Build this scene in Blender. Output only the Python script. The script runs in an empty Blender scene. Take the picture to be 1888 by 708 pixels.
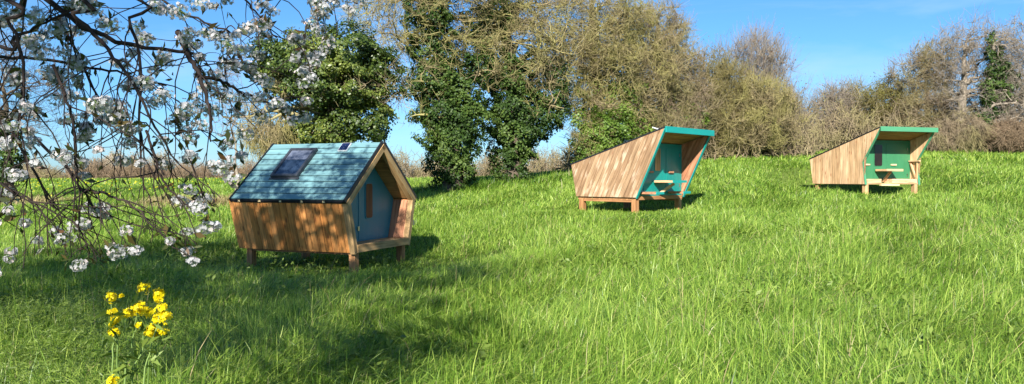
import bpy, math, random
import numpy as np
from mathutils import Vector
rng = np.random.default_rng(11)
random.seed(5)
R = math.radians
scene = bpy.context.scene
COL = scene.collection
EYE = 1.65; F = 1370.0; HX = 944.0; HY = 328.0

def at(px, py, Y):
    return np.array([(px-HX)/F*Y, Y, EYE-(py-HY)/F*Y])

# ------------------------------------------------------------------ materials
def mat(name):
    m = bpy.data.materials.new(name); m.use_nodes = True
    nt = m.node_tree; nt.nodes.clear()
    out = nt.nodes.new('ShaderNodeOutputMaterial')
    return m, nt, out
def N(nt, t, **kw):
    n = nt.nodes.new(t)
    for k, v in kw.items():
        if k in n.inputs: n.inputs[k].default_value = v
        else: setattr(n, k, v)
    return n
def L(nt, a, b): nt.links.new(a, b)
def ramp(nt, fac, stops):
    r = nt.nodes.new('ShaderNodeValToRGB')
    el = r.color_ramp.elements
    while len(el) < len(stops): el.new(0.5)
    for e, (p, c) in zip(el, stops):
        e.position = p; e.color = (*c, 1)
    L(nt, fac, r.inputs['Fac']); return r.outputs['Color']
def mixc(nt, fac, a, b, blend='MIX'):
    n = nt.nodes.new('ShaderNodeMix'); n.data_type = 'RGBA'; n.blend_type = blend
    for i, v in ((0, fac), (6, a), (7, b)):
        if isinstance(v, (int, float)): n.inputs[i].default_value = v
        elif isinstance(v, tuple): n.inputs[i].default_value = (*v, 1)
        else: L(nt, v, n.inputs[i])
    return n.outputs[2]
def math_(nt, op, a, b=None, c=None):
    n = nt.nodes.new('ShaderNodeMath'); n.operation = op
    for i, v in enumerate((a, b, c)):
        if v is None: continue
        if isinstance(v, (int, float)): n.inputs[i].default_value = v
        else: L(nt, v, n.inputs[i])
    return n.outputs[0]

def wood(name, c1, c2, dark, knots=0.6, rough=0.72, weather=0.0, wcol=(.42,.36,.30)):
    m, nt, out = mat(name)
    a = N(nt, 'ShaderNodeAttribute', attribute_name='grain')
    r = N(nt, 'ShaderNodeAttribute', attribute_name='rnd')
    mp = N(nt, 'ShaderNodeMapping'); mp.inputs['Scale'].default_value = (1.1, 26, 26); L(nt, a.outputs['Vector'], mp.inputs['Vector'])
    n1 = N(nt, 'ShaderNodeTexNoise', Scale=1.0, Detail=6.0, Roughness=0.62, Distortion=0.6); L(nt, mp.outputs[0], n1.inputs['Vector'])
    mp2 = N(nt, 'ShaderNodeMapping'); mp2.inputs['Scale'].default_value = (2.0, 6, 6); L(nt, a.outputs['Vector'], mp2.inputs['Vector'])
    n2 = N(nt, 'ShaderNodeTexNoise', Scale=1.0, Detail=3.0, Roughness=0.5); L(nt, mp2.outputs[0], n2.inputs['Vector'])
    col = mixc(nt, r.outputs['Fac'], c1, c2)
    streak = ramp(nt, n1.outputs['Fac'], [(0.34, (0.55,0.52,0.48)), (0.56, (1,1,1)), (0.75, (1.15,1.12,1.1))])
    col = mixc(nt, 1.0, col, streak, 'MULTIPLY')
    mott = ramp(nt, n2.outputs['Fac'], [(0.3, (0.75,0.72,0.70)), (0.7, (1.15,1.15,1.15))])
    col = mixc(nt, 1.0, col, mott, 'MULTIPLY')
    if weather:
        w = ramp(nt, n2.outputs['Fac'], [(0.55, (0,0,0)), (0.68, (1,1,1))])
        wf = math_(nt, 'MULTIPLY', w, weather)
        col = mixc(nt, wf, col, wcol)
    mk = N(nt, 'ShaderNodeMapping'); mk.inputs['Scale'].default_value = (2.6, 6.5, 6.5); L(nt, a.outputs['Vector'], mk.inputs['Vector'])
    v = N(nt, 'ShaderNodeTexVoronoi', Scale=1.0, Randomness=1.0); L(nt, mk.outputs[0], v.inputs['Vector'])
    kf = ramp(nt, v.outputs['Distance'], [(0.08, (1,1,1)), (0.22, (0,0,0))])
    kf = math_(nt, 'MULTIPLY', kf, knots)
    col = mixc(nt, kf, col, dark)
    b = N(nt, 'ShaderNodeBsdfPrincipled', Roughness=rough)
    b.inputs['Specular IOR Level'].default_value = 0.3
    L(nt, col, b.inputs['Base Color'])
    bp = N(nt, 'ShaderNodeBump', Strength=0.35, Distance=0.004); L(nt, n1.outputs['Fac'], bp.inputs['Height']); L(nt, bp.outputs[0], b.inputs['Normal'])
    L(nt, b.outputs[0], out.inputs[0]); return m

def paint(name, c, var=0.15, rough=0.45, metal=0.0, wear=0.0):
    m, nt, out = mat(name)
    a = N(nt, 'ShaderNodeAttribute', attribute_name='grain')
    r = N(nt, 'ShaderNodeAttribute', attribute_name='rnd')
    mp = N(nt, 'ShaderNodeMapping'); mp.inputs['Scale'].default_value = (1.6, 9, 9); L(nt, a.outputs['Vector'], mp.inputs['Vector'])
    n1 = N(nt, 'ShaderNodeTexNoise', Scale=1.0, Detail=5.0, Roughness=0.6); L(nt, mp.outputs[0], n1.inputs['Vector'])
    f = ramp(nt, n1.outputs['Fac'], [(0.3, (1-var*1.5,)*3), (0.7, (1+var,)*3)])
    col = mixc(nt, 1.0, c, f, 'MULTIPLY')
    f2 = ramp(nt, r.outputs['Fac'], [(0.0, (1-var,)*3), (1.0, (1+var,)*3)])
    col = mixc(nt, 1.0, col, f2, 'MULTIPLY')
    if wear:
        w = ramp(nt, n1.outputs['Fac'], [(0.60, (0,0,0)), (0.74, (1,1,1))])
        col = mixc(nt, math_(nt, 'MULTIPLY', w, wear), col, tuple(min(1, x*2.1+0.05) for x in c))
    b = N(nt, 'ShaderNodeBsdfPrincipled', Roughness=rough, Metallic=metal)
    L(nt, col, b.inputs['Base Color'])
    bp = N(nt, 'ShaderNodeBump', Strength=0.2, Distance=0.003); L(nt, n1.outputs['Fac'], bp.inputs['Height']); L(nt, bp.outputs[0], b.inputs['Normal'])
    L(nt, b.outputs[0], out.inputs[0]); return m

def glassy(name, c, rough=0.06):
    m, nt, out = mat(name)
    tc = N(nt, 'ShaderNodeTexCoord')
    n1 = N(nt, 'ShaderNodeTexNoise', Scale=3.0, Detail=4.0); L(nt, tc.outputs['Object'], n1.inputs['Vector'])
    col = ramp(nt, n1.outputs['Fac'], [(0.35, tuple(x*0.7 for x in c)), (0.7, tuple(x*1.35 for x in c))])
    b = N(nt, 'ShaderNodeBsdfPrincipled', Roughness=rough); L(nt, col, b.inputs['Base Color'])
    b.inputs['Coat Weight'].default_value = 0.3
    L(nt, b.outputs[0], out.inputs[0]); return m

def leafmat(name, stops, rough=0.5, trans=0.35, spec=0.4, tcol=None):
    """foliage: colour by the per-leaf value 'tint'"""
    m, nt, out = mat(name)
    a = N(nt, 'ShaderNodeAttribute', attribute_name='tint')
    col = ramp(nt, a.outputs['Fac'], stops)
    b = N(nt, 'ShaderNodeBsdfPrincipled', Roughness=rough); b.inputs['Specular IOR Level'].default_value = spec
    L(nt, col, b.inputs['Base Color'])
    t = N(nt, 'ShaderNodeBsdfTranslucent')
    L(nt, mixc(nt, 1.0, col, tcol or (1.25, 1.2, 0.5), 'MULTIPLY'), t.inputs['Color'])
    mx = N(nt, 'ShaderNodeMixShader'); mx.inputs[0].default_value = trans
    L(nt, b.outputs[0], mx.inputs[1]); L(nt, t.outputs[0], mx.inputs[2])
    L(nt, mx.outputs[0], out.inputs[0]); return m

def bark(name, c1, c2, rough=0.85, lichen=None):
    m, nt, out = mat(name)
    tc = N(nt, 'ShaderNodeTexCoord')
    n1 = N(nt, 'ShaderNodeTexNoise', Scale=9.0, Detail=5.0, Roughness=0.65); L(nt, tc.outputs['Object'], n1.inputs['Vector'])
    n2 = N(nt, 'ShaderNodeTexNoise', Scale=0.9, Detail=3.0); L(nt, tc.outputs['Object'], n2.inputs['Vector'])
    col = ramp(nt, n1.outputs['Fac'], [(0.32, c1), (0.68, c2)])
    if lichen:
        f = ramp(nt, n2.outputs['Fac'], [(0.42, (0,0,0)), (0.6, (1,1,1))])
        col = mixc(nt, math_(nt, 'MULTIPLY', f, 0.8), col, lichen)
    b = N(nt, 'ShaderNodeBsdfPrincipled', Roughness=rough); L(nt, col, b.inputs['Base Color'])
    b.inputs['Specular IOR Level'].default_value = 0.2
    bp = N(nt, 'ShaderNodeBump', Strength=0.5, Distance=0.02); L(nt, n1.outputs['Fac'], bp.inputs['Height']); L(nt, bp.outputs[0], b.inputs['Normal'])
    L(nt, b.outputs[0], out.inputs[0]); return m

M = {}
M['cedar'] = wood('cedar', (.48,.19,.045), (.68,.31,.10), (.12,.035,.012), .75)
M['larch_grey'] = wood('larch_grey', (.31,.19,.105), (.43,.285,.165), (.20,.08,.04), .5, weather=.65, wcol=(.54,.43,.31))
M['larch_pink'] = wood('larch_pink', (.60,.38,.20), (.78,.53,.31), (.38,.14,.06), .85)
M['pine'] = wood('pine', (.42,.27,.12), (.52,.35,.17), (.2,.09,.03), .5)
M['post'] = wood('post', (.36,.17,.07), (.48,.25,.11), (.12,.05,.02), .5)
M['post_pale'] = wood('post_pale', (.50,.30,.14), (.62,.40,.21), (.2,.09,.03), .4)
M['ply'] = wood('ply', (.34,.20,.075), (.42,.26,.10), (.2,.10,.03), .2)
M['inner'] = wood('inner', (.40,.17,.09), (.52,.26,.15), (.15,.05,.02), .5)
M['blue'] = paint('blue_paint', (.135,.265,.285), .14, .5, wear=.12)
M['bluedoor'] = paint('blue_door_paint', (.03,.17,.215), .05, .45)
M['black'] = paint('black_trim', (.012,.013,.018), .1, .5)
M['teal'] = paint('teal_paint', (.005,.23,.20), .06, .4)
M['tealedge'] = paint('teal_edge_paint', (.006,.27,.245), .06, .4)
M['green'] = paint('green_paint', (.035,.17,.075), .06, .45)
M['greenedge'] = paint('green_edge_paint', (.065,.25,.13), .06, .45)
M['steel'] = paint('steel', (.5,.5,.5), .1, .35, 1.0)
M['white'] = paint('white_frame', (.7,.72,.74), .05, .4)
M['frame'] = paint('window_frame', (.035,.04,.05), .1, .4)
M['glass'] = glassy('skylight_glass', (.018,.032,.060), .1)
M['blind'] = glassy('blind', (.10,.115,.16), .25)
M['solar'] = glassy('solar_cells', (.008,.014,.05), .12)
M['slot'] = wood('slot_pane', (.16,.055,.022), (.26,.10,.045), (.08,.03,.01), .4, rough=.6)
M['slot_tan'] = wood('slot_tan', (.42,.24,.10), (.5,.3,.13), (.2,.1,.03), .3)
M['slot_dark'] = glassy('slot_dark', (.014,.006,.004), .3)
M['slat'] = wood('slat', (.70,.58,.32), (.75,.62,.36), (.4,.25,.1), .2)
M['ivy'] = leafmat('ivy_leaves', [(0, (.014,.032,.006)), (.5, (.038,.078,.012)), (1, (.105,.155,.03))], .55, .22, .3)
M['ivy_sun'] = leafmat('ivy_sunlit', [(0, (.022,.048,.009)), (.5, (.075,.115,.020)), (1, (.20,.235,.045))], .42, .25, .45)  # lighter ivy; sunlit tops put into the bright end of its colour
M['bush'] = leafmat('bush_leaves', [(0, (.05,.10,.012)), (.5, (.12,.20,.025)), (1, (.20,.28,.05))], .5, .35)
M['olive'] = leafmat('olive_buds', [(0, (.10,.085,.018)), (.5, (.17,.16,.03)), (1, (.26,.25,.06))], .6, .35)
M['redbud'] = leafmat('red_buds', [(0, (.12,.055,.03)), (1, (.22,.12,.07))], .6, .3)
M['grass'] = leafmat('grass_blades', [(0, (.035,.085,.008)), (.3, (.118,.228,.022)), (.65, (.240,.368,.052)), (.93, (.43,.53,.11)), (.97, (.44,.40,.20)), (1, (.52,.45,.27))], .42, .35, .4, (1.2,1.25,.45))
M['straw'] = leafmat('straw', [(0, (.22,.16,.08)), (1, (.42,.34,.17))], .7, .2)
M['weed'] = leafmat('weed_leaves', [(0, (.07,.12,.016)), (1, (.21,.29,.05))], .5, .35)
M['petal'] = leafmat('white_petals', [(0, (.38,.38,.39)), (.85, (.56,.55,.55)), (1, (.74,.58,.55))], .55, .4, .3, (1,1,1))
M['chleaf'] = leafmat('young_cherry_leaves', [(0, (.03,.04,.012)), (.6, (.065,.08,.02)), (1, (.12,.06,.025))], .45, .4)
M['yellow'] = leafmat('yellow_petals', [(0, (.72,.55,.004)), (1, (.90,.76,.01))], .5, .3, .3, (1,1,.5))
M['stem'] = leafmat('green_stems', [(0, (.12,.20,.04)), (1, (.24,.34,.10))], .5, .2)
M['bark_cherry'] = bark('cherry_bark', (.012,.009,.008), (.038,.026,.022))
M['bark_straw'] = bark('lichen_bark', (.13,.10,.052), (.35,.285,.155), lichen=(.30,.275,.095))
M['bark_brown'] = bark('brown_bark', (.135,.098,.065), (.31,.245,.155), lichen=(.28,.245,.11))
M['bark_grey'] = bark('grey_bark', (.15,.125,.10), (.34,.285,.22))
M['bark_dark'] = bark('dark_bark', (.05,.04,.03), (.13,.10,.07))
M['bark_olive'] = bark('olive_bark', (.13,.11,.045), (.27,.23,.10))
M['bark_pale'] = bark('pale_bark', (.30,.25,.19), (.48,.42,.33))
M['bark_red'] = bark('red_twig_bark', (.17,.12,.075), (.30,.22,.14))

# ------------------------------------------------------------------ mesh tools
def tag(o, label=None, cat=None, group=None, kind=None):
    if label: o['label'] = label
    if cat: o['category'] = cat
    if group: o['group'] = group
    if kind: o['kind'] = kind
    return o
def empty(name, loc=(0,0,0), rz=0, **kw):
    o = bpy.data.objects.new(name, None); COL.objects.link(o)
    o.location = loc; o.rotation_euler = (0,0,rz); o.empty_display_size = .3
    return tag(o, **kw)
def link(name, me, m, parent=None):
    o = bpy.data.objects.new(name, me); COL.objects.link(o)
    if m is not None: me.materials.append(m)
    if parent is not None: o.parent = parent
    return o
def mesh_np(name, V, Q, m, parent=None, attrs=None, smooth=False):
    V = np.asarray(V, dtype=np.float32).reshape(-1,3); Q = np.asarray(Q, dtype=np.int32)
    if parent is not None: V = V-np.array(parent.location, dtype=np.float32)
    k = Q.shape[1]
    me = bpy.data.meshes.new(name)
    me.vertices.add(len(V)); me.vertices.foreach_set('co', V.ravel())
    me.loops.add(Q.size); me.loops.foreach_set('vertex_index', Q.ravel())
    me.polygons.add(len(Q))
    me.polygons.foreach_set('loop_start', np.arange(0, Q.size, k, dtype=np.int32))
    me.polygons.foreach_set('loop_total', np.full(len(Q), k, dtype=np.int32))
    if smooth: me.polygons.foreach_set('use_smooth', np.ones(len(Q), dtype=bool))
    me.update(calc_edges=True)
    for kk, v in (attrs or {}).items():
        a = me.attributes.new(kk, 'FLOAT', 'POINT'); a.data.foreach_set('value', np.asarray(v, dtype=np.float32))
    return link(name, me, m, parent)
def unit(v, ax=-1):
    v = np.asarray(v, dtype=float); return v/(np.linalg.norm(v, axis=ax, keepdims=True)+1e-9)

class Soup:
    """collects quads; built as ONE mesh"""
    def __init__(s): s.V=[]; s.Q=[]; s.T=[]; s.n=0
    def add(s, V, Q, T=None):
        V = np.asarray(V).reshape(-1,3)
        s.V.append(V); s.Q.append(np.asarray(Q)+s.n)
        s.T.append(np.zeros(len(V)) if T is None else np.broadcast_to(T, (len(V),)))
        s.n += len(V)
    def tubes(s, P, Rr, sides=3, T=None):
        P = np.asarray(P, dtype=float); n, k, _ = P.shape
        tan = unit(np.gradient(P, axis=1))
        ref = unit(rng.normal(size=(n,1,3)))
        A = unit(np.cross(tan, np.broadcast_to(ref, tan.shape))); B = np.cross(tan, A)
        ang = np.arange(sides)*2*np.pi/sides
        ring = P[:,:,None,:] + Rr[:,:,None,None]*(np.cos(ang)[None,None,:,None]*A[:,:,None,:]+np.sin(ang)[None,None,:,None]*B[:,:,None,:])
        idx = np.arange(n*k*sides).reshape(n,k,sides)
        a = idx[:,:-1,:]; b = np.roll(a, -1, axis=2); c = np.roll(idx[:,1:,:], -1, axis=2); d = idx[:,1:,:]
        tt = None if T is None else np.repeat(T, k*sides)
        s.add(ring.reshape(-1,3), np.stack([a,b,c,d], -1).reshape(-1,4), tt)
    def place(s, tv, tq, pos, nrm, sc, T, spin=True):
        """copies of a small template at pos with z axis along nrm"""
        n = len(pos); z = unit(nrm); r = unit(rng.normal(size=(n,3)))
        x = unit(np.cross(r, z)); y = np.cross(z, x)
        sc = np.broadcast_to(np.asarray(sc, dtype=float), (n,))
        V = pos[:,None,:] + sc[:,None,None]*(tv[None,:,0:1]*x[:,None,:]+tv[None,:,1:2]*y[:,None,:]+tv[None,:,2:3]*z[:,None,:])
        Q = tq[None]+ (np.arange(n)*len(tv))[:,None,None]
        s.add(V.reshape(-1,3), Q.reshape(-1,4), np.repeat(T, len(tv)))
    def build(s, name, m, parent=None, smooth=False):
        if not s.V: return None
        return mesh_np(name, np.concatenate(s.V), np.concatenate(s.Q), m, parent, {'tint': np.concatenate(s.T)}, smooth)

LEAF_V = np.array([[0,-.5,0],[.38,0,.10],[0,.6,-.02],[-.38,0,.10]]); LEAF_Q = np.array([[0,1,2,3]])
def petals(n=5, r=1.0, cup=.35):
    V=[[0,0,0]]; Q=[]
    for i in range(n):
        a = i*2*math.pi/n
        def p(rr, da, z): return [rr*math.cos(a+da), rr*math.sin(a+da), z]
        b = len(V); V += [p(r*.75,-.55,cup*.6), p(r,0,cup*.8), p(r*.75,.55,cup*.6)]
        Q.append([0,b,b+1,b+2])
    return np.array(V), np.array(Q)
FL_V, FL_Q = petals()

# value noise from sines
_k = rng.normal(size=(24,2)); _ph = rng.uniform(0, 6.28, 24)
def fbm(X, Y, s, o=0):
    v = 0
    for i in range(6):
        j = (i+o*5) % 24
        k = unit(_k[j])*(1.0+.45*i)/s
        v = v + np.sin(k[0]*X+k[1]*Y+_ph[j]+1.3*np.sin(_k[(j+7)%24][0]*Y/s*.7+_ph[(j+3)%24]))/(1+.35*i)
    return v/3.4

# ------------------------------------------------------------------ terrain
UN = np.array([-1.2,-.69,-.4,-.2,0,.16,.3,.5,.69,1.2])
YN = np.array([0,6,10,14,20,26,33,40,60,100,300,2500.])
HT = np.array([
 [0,0,0,0,.15,.35,.60,.85,1.48,1.2,-2,-8],
 [0,0,0,0,.15,.35,.60,.85,1.48,1.2,-2,-8],
 [0,0,0,0,.18,.40,.68,.95,1.50,1.2,-2,-8],
 [0,0,0,.03,.25,.55,.95,1.25,1.50,1.2,-2,-8],
 [0,0,.02,.10,.40,.85,1.50,1.68,1.55,1.2,-2,-8],
 [0,.02,.10,.25,.70,1.25,2.05,2.35,2.3,1.8,-2,-8],
 [0,.04,.14,.33,.80,1.45,2.35,2.92,3.0,2.4,-2,-8],
 [0,.06,.18,.38,.80,1.22,2.25,3.16,3.3,2.6,-2,-8],
 [0,.06,.18,.38,.85,1.40,2.25,3.0,3.1,2.4,-2,-8],
 [0,.06,.18,.38,.85,1.40,2.25,3.0,3.1,2.4,-2,-8]])
_ug = np.linspace(-1.2,1.2,97); _yg = np.linspace(0, math.log(2501), 260)
_T = np.array([np.interp(np.exp(_yg)-1, YN, row) for row in HT])
_T = np.array([np.interp(_ug, UN, _T[:,j]) for j in range(len(_yg))]).T
for _ in range(6):
    P_ = np.pad(_T, 1, mode='edge'); _T = (P_[:-2,1:-1]+P_[2:,1:-1]+P_[1:-1,:-2]+P_[1:-1,2:]+2*_T)/6
CAB = [dict(c=(-2.595,14.927,.335), a=68.0, g=-.15), dict(c=(4.18,20.87,1.15), a=46.2, g=.70), dict(c=(13.51,26.37,1.46), a=18.0, g=.90)]
def ground(X, Y):
    X = np.asarray(X, dtype=float); Y = np.asarray(Y, dtype=float)
    yy = np.maximum(Y, 0); u = np.clip(X/np.maximum(yy, 7), -1.19, 1.19)
    fu = (u+1.2)/2.4*96; fy = np.clip(np.log(yy+1)/math.log(2501)*259, 0, 258.999)
    i = np.floor(fu).astype(int); j = np.floor(fy).astype(int); a = fu-i; b = fy-j
    i2 = np.minimum(i+1, 96)
    h = (_T[i,j]*(1-a)+_T[i2,j]*a)*(1-b)+(_T[i,j+1]*(1-a)+_T[i2,j+1]*a)*b
    h = h + .03*fbm(X, Y, 2.2)*np.clip(1.3-yy/60, 0, 1)
    for c in CAB:      # level stand under each cabin
        a = R(c['a']); cx = c['c'][0]-math.sin(a)*1.2; cy = c['c'][1]+math.cos(a)*1.2
        d = np.hypot(X-cx, Y-cy); f = np.clip((4.3-d)/2.0, 0, 1); f = f*f*(3-2*f)
        h = h*(1-f)+(c['g']+.012*(d)*0)*f
    return h

gx = np.concatenate([-np.geomspace(2600, 32, 24), np.linspace(-31, 42, 190), np.geomspace(43, 2600, 24)])
gy = np.concatenate([-np.geomspace(400, 11, 10), np.linspace(-10, 70, 210), np.geomspace(71, 2500, 34)])
GX, GY = np.meshgrid(gx, gy); GZ = ground(GX, GY)
nx, ny = len(gx), len(gy); idx = np.arange(nx*ny).reshape(ny, nx)
m, nt, out = mat('meadow_soil')
tc = N(nt, 'ShaderNodeTexCoord')
n1 = N(nt, 'ShaderNodeTexNoise', Scale=6.0, Detail=7.0, Roughness=.7); L(nt, tc.outputs['Object'], n1.inputs['Vector'])
n2 = N(nt, 'ShaderNodeTexNoise', Scale=.25, Detail=4.0, Roughness=.6); L(nt, tc.outputs['Object'], n2.inputs['Vector'])
c = ramp(nt, n1.outputs['Fac'], [(.3, (.030,.055,.008)), (.55, (.075,.14,.018)), (.75, (.13,.21,.03))])
c = mixc(nt, ramp(nt, n2.outputs['Fac'], [(.45, (0,0,0)), (.7, (.5,.5,.5))]), c, (.16,.17,.05))
b = N(nt, 'ShaderNodeBsdfPrincipled', Roughness=.9); b.inputs['Specular IOR Level'].default_value = .1
L(nt, c, b.inputs['Base Color'])
bp = N(nt, 'ShaderNodeBump', Strength=.9, Distance=.08); L(nt, n1.outputs['Fac'], bp.inputs['Height']); L(nt, bp.outputs[0], b.inputs['Normal'])
L(nt, b.outputs[0], out.inputs[0])
g = mesh_np('ground', np.stack([GX,GY,GZ], -1), np.stack([idx[:-1,:-1],idx[:-1,1:],idx[1:,1:],idx[1:,:-1]], -1).reshape(-1,4), m, smooth=True)
tag(g, kind='structure', label='rolling meadow ground rising to the right', cat='ground')

# ------------------------------------------------------------------ cabins' places
def in_cabin(X, Y, k, x0, x1, y0, y1):
    c = CAB[k]; a = R(c['a']); dx = X-c['c'][0]; dy = Y-c['c'][1]
    lx = dx*math.cos(a)+dy*math.sin(a); ly = -dx*math.sin(a)+dy*math.cos(a)
    return (lx>x0)&(lx<x1)&(ly>y0)&(ly<y1)

# ------------------------------------------------------------------ grass
def blades(X, Y, hgt, wid, segs, soup, tintbias=0., lean=1.0):
    n = len(X); Z = ground(X, Y)-.02
    under = np.zeros(n, bool)
    for k,(x0,x1,y0,y1) in enumerate(((-1.0,1.0,.0,2.8),(-1.1,1.1,.1,2.0),(-1.1,1.1,.2,2.5))):
        under |= in_cabin(X, Y, k, x0, x1, y0, y1)
    clump = fbm(X, Y, .55, 1); clump2 = fbm(X, Y, 2.6, 2)
    h = hgt*(1+.38*clump+.09*clump2)*rng.uniform(.55,1.3,n)*np.where(under, .45, 1)
    for k in range(3):
        near = in_cabin(X, Y, k, -2.6, 1.7, -2.2, 3.4)
        h = np.where(near & ~under, h*(.50,.50,.38)[k], h)
    az = 3.0*fbm(X, Y, .9, 3)+.25+rng.normal(0, 1.25, n)
    ln = np.clip(.86+.26*fbm(X, Y, .8, 2)+rng.normal(0,.42,n), .05, 2.0)*lean
    d = np.stack([np.cos(az), np.sin(az), np.zeros(n)], -1)
    side = unit(np.stack([-np.sin(az+rng.normal(0,.9,n)), np.cos(az+rng.normal(0,.9,n)), np.zeros(n)], -1))
    w = wid*rng.uniform(.6,1.35,n)
    V = np.zeros((n, (segs+1)*2, 3)); base = np.stack([X,Y,Z], -1)
    for s in range(segs+1):
        t = s/segs
        c = base + d*(h*ln*t**1.8)[:,None]
        c[:,2] += h*t*(1-.50*np.minimum(ln,1.55)*t)
        ww = (w*(1-t)**.6*.5+.0006)[:,None]
        V[:,2*s] = c-side*ww; V[:,2*s+1] = c+side*ww
    q = np.array([[2*s,2*s+1,2*s+3,2*s+2] for s in range(segs)])
    Q = q[None]+(np.arange(n)*(segs+1)*2)[:,None,None]
    patch = fbm(X, Y, 3.5, 4)
    T = .50+.04*patch+.08*clump+rng.normal(0,.28,n)+tintbias
    T = np.clip(T, 0, .93); dry = rng.random(n) < .018+.03*np.clip(fbm(X,Y,1.7,2)-.35,0,1)
    T[dry] = rng.uniform(.95,1,dry.sum())
    soup.add(V.reshape(-1,3), Q.reshape(-1,4), np.repeat(T, (segs+1)*2))
def scatter(u0, u1, y0, y1, dens):
    # a strip 2.5 m wider than the view on each side
    mg = 2.5; n = int(((u1-u0)*y1+2*mg)*(y1-y0)*dens)
    Y = rng.uniform(y0, y1, n); X = rng.uniform(u0*y1-mg, u1*y1+mg, n)
    k = (X>u0*Y-mg)&(X<u1*Y+mg); return X[k], Y[k]
gs = Soup()
blades(*scatter(-.80,.80,3.6,8.5,2100), .27, .0078, 3, gs)
blades(*scatter(-.76,.76,8.5,14,1200), .25, .0105, 3, gs)
blades(*scatter(-.74,.74,14,22,560), .22, .015, 2, gs)
blades(*scatter(-.74,.74,22,34,240), .22, .024, 2, gs)
blades(*scatter(-.74,.76,34,48,100), .25, .038, 2, gs, .02)
blades(*scatter(-.74,-.05,48,66,45), .26, .07, 2, gs, .05)
blades(*scatter(-.80,.80,3.6,9,90), .46, .0066, 4, gs, .10, 1.1)
blades(*scatter(-.76,.76,9,17,45), .42, .009, 3, gs, .10, 1.1)
blades(*scatter(-.74,.74,17,30,16), .36, .015, 3, gs, .08, 1.1)
go = gs.build('grass', M['grass'])
tag(go, 'long lush green meadow grass leaning in the wind', 'grass', kind='stuff')
# tall tufts
ts = Soup()
for (px, Y, n, hh, sp) in ((1318,20.8,130,.55,.22),(1335,21.4,80,.45,.2),(1235,18.2,60,.42,.25),(1260,18,70,.45,.3),(930,22,40,.4,.25),(700,13.2,80,.5,.5),(620,12.8,60,.5,.5),(520,12.8,60,.42,.5),(840,13.5,60,.4,.6),(745,14.6,60,.45,.25),(470,19,60,.5,1.0)):
    x = (px-HX)/F*Y+rng.normal(0,sp,n); y = Y+rng.normal(0,sp,n)
    blades(x, y, hh, .014, 3, ts, -.12, .8)
tag(ts.build('grass_tufts', M['grass']), 'taller dark tufts of grass around the cabins', 'grass', kind='stuff')
# dry stalks
st = Soup()
X, Y = scatter(-.72,.72,5,18,9.0); keep = rng.random(len(X)) < .35+.65*(fbm(X,Y,2.0,1)>.2); X=X[keep]; Y=Y[keep]
blades(X, Y, .50, .006, 3, st, lean=.9)
o = st.build('dry_stalks', M['straw']); tag(o, 'thin straw coloured stalks standing among the grass', 'grass stalks', kind='stuff')
# rough brown strip in left field
sb = Soup()
n = 9000; u = rng.uniform(-.74,-.30,n); Y = rng.normal(31,1.2,n)-(u+.5)*4; X = u*Y
k = fbm(X,Y,2.5,3) > -.35; blades(X[k], Y[k], .38, .03, 2, sb)
tag(sb.build('rough_grass', M['straw']), 'strip of dry brownish rough grass across the left field', 'rough grass', kind='stuff')
# small yellow dandelions
fd = Soup(); X, Y = scatter(-.70,-.36,33,56,.6)
P = np.stack([X,Y,ground(X,Y)+.25], -1); fd.place(FL_V, FL_Q, P, np.tile([0,-.5,1.],(len(P),1)), .045, rng.random(len(P)))
tag(fd.build('dandelions', M['yellow']), 'tiny yellow flowers dotted over the far left field', 'wildflowers', kind='stuff')
# broad leaved weeds bottom-left
wd = Soup()
n = 1000; Y = rng.uniform(4.2,9.5,n); X = (-.74+np.minimum(np.abs(rng.normal(0,.17,n)),.6))*Y; kk = (fbm(X,Y,.9,2) > -.2); X=X[kk]; Y=Y[kk]; n=len(X)
for s in range(5):
    z = ground(X,Y)+rng.uniform(.12,.36,n)
    P = np.stack([X,Y,z],-1)+rng.normal(0,.035,(n,3)); 
    for q in range(3):
        wd.place(LEAF_V*[.22,1.3,1], LEAF_Q, P+rng.normal(0,.018,(n,3)), rng.normal(size=(n,3))*.7+[0,-.3,1], rng.uniform(.03,.055,n), rng.random(n))
X, Y = scatter(-.7,.72,5,16,6.0); kk=fbm(X,Y,1.3,3)>.15; X=X[kk]; Y=Y[kk]; n=len(X)
for q in range(6):
    P=np.stack([X,Y,ground(X,Y)+rng.uniform(.10,.24,n)],-1)+rng.normal(0,.05,(n,3)); wd.place(LEAF_V*[.6,1,1],LEAF_Q,P,rng.normal(size=(n,3))*.6+[0,-.3,1],rng.uniform(.05,.10,n),rng.random(n))
tag(wd.build('meadow_weeds', M['weed']), 'low leafy weeds growing through the grass, thickest bottom left', 'weeds', kind='stuff')

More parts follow.
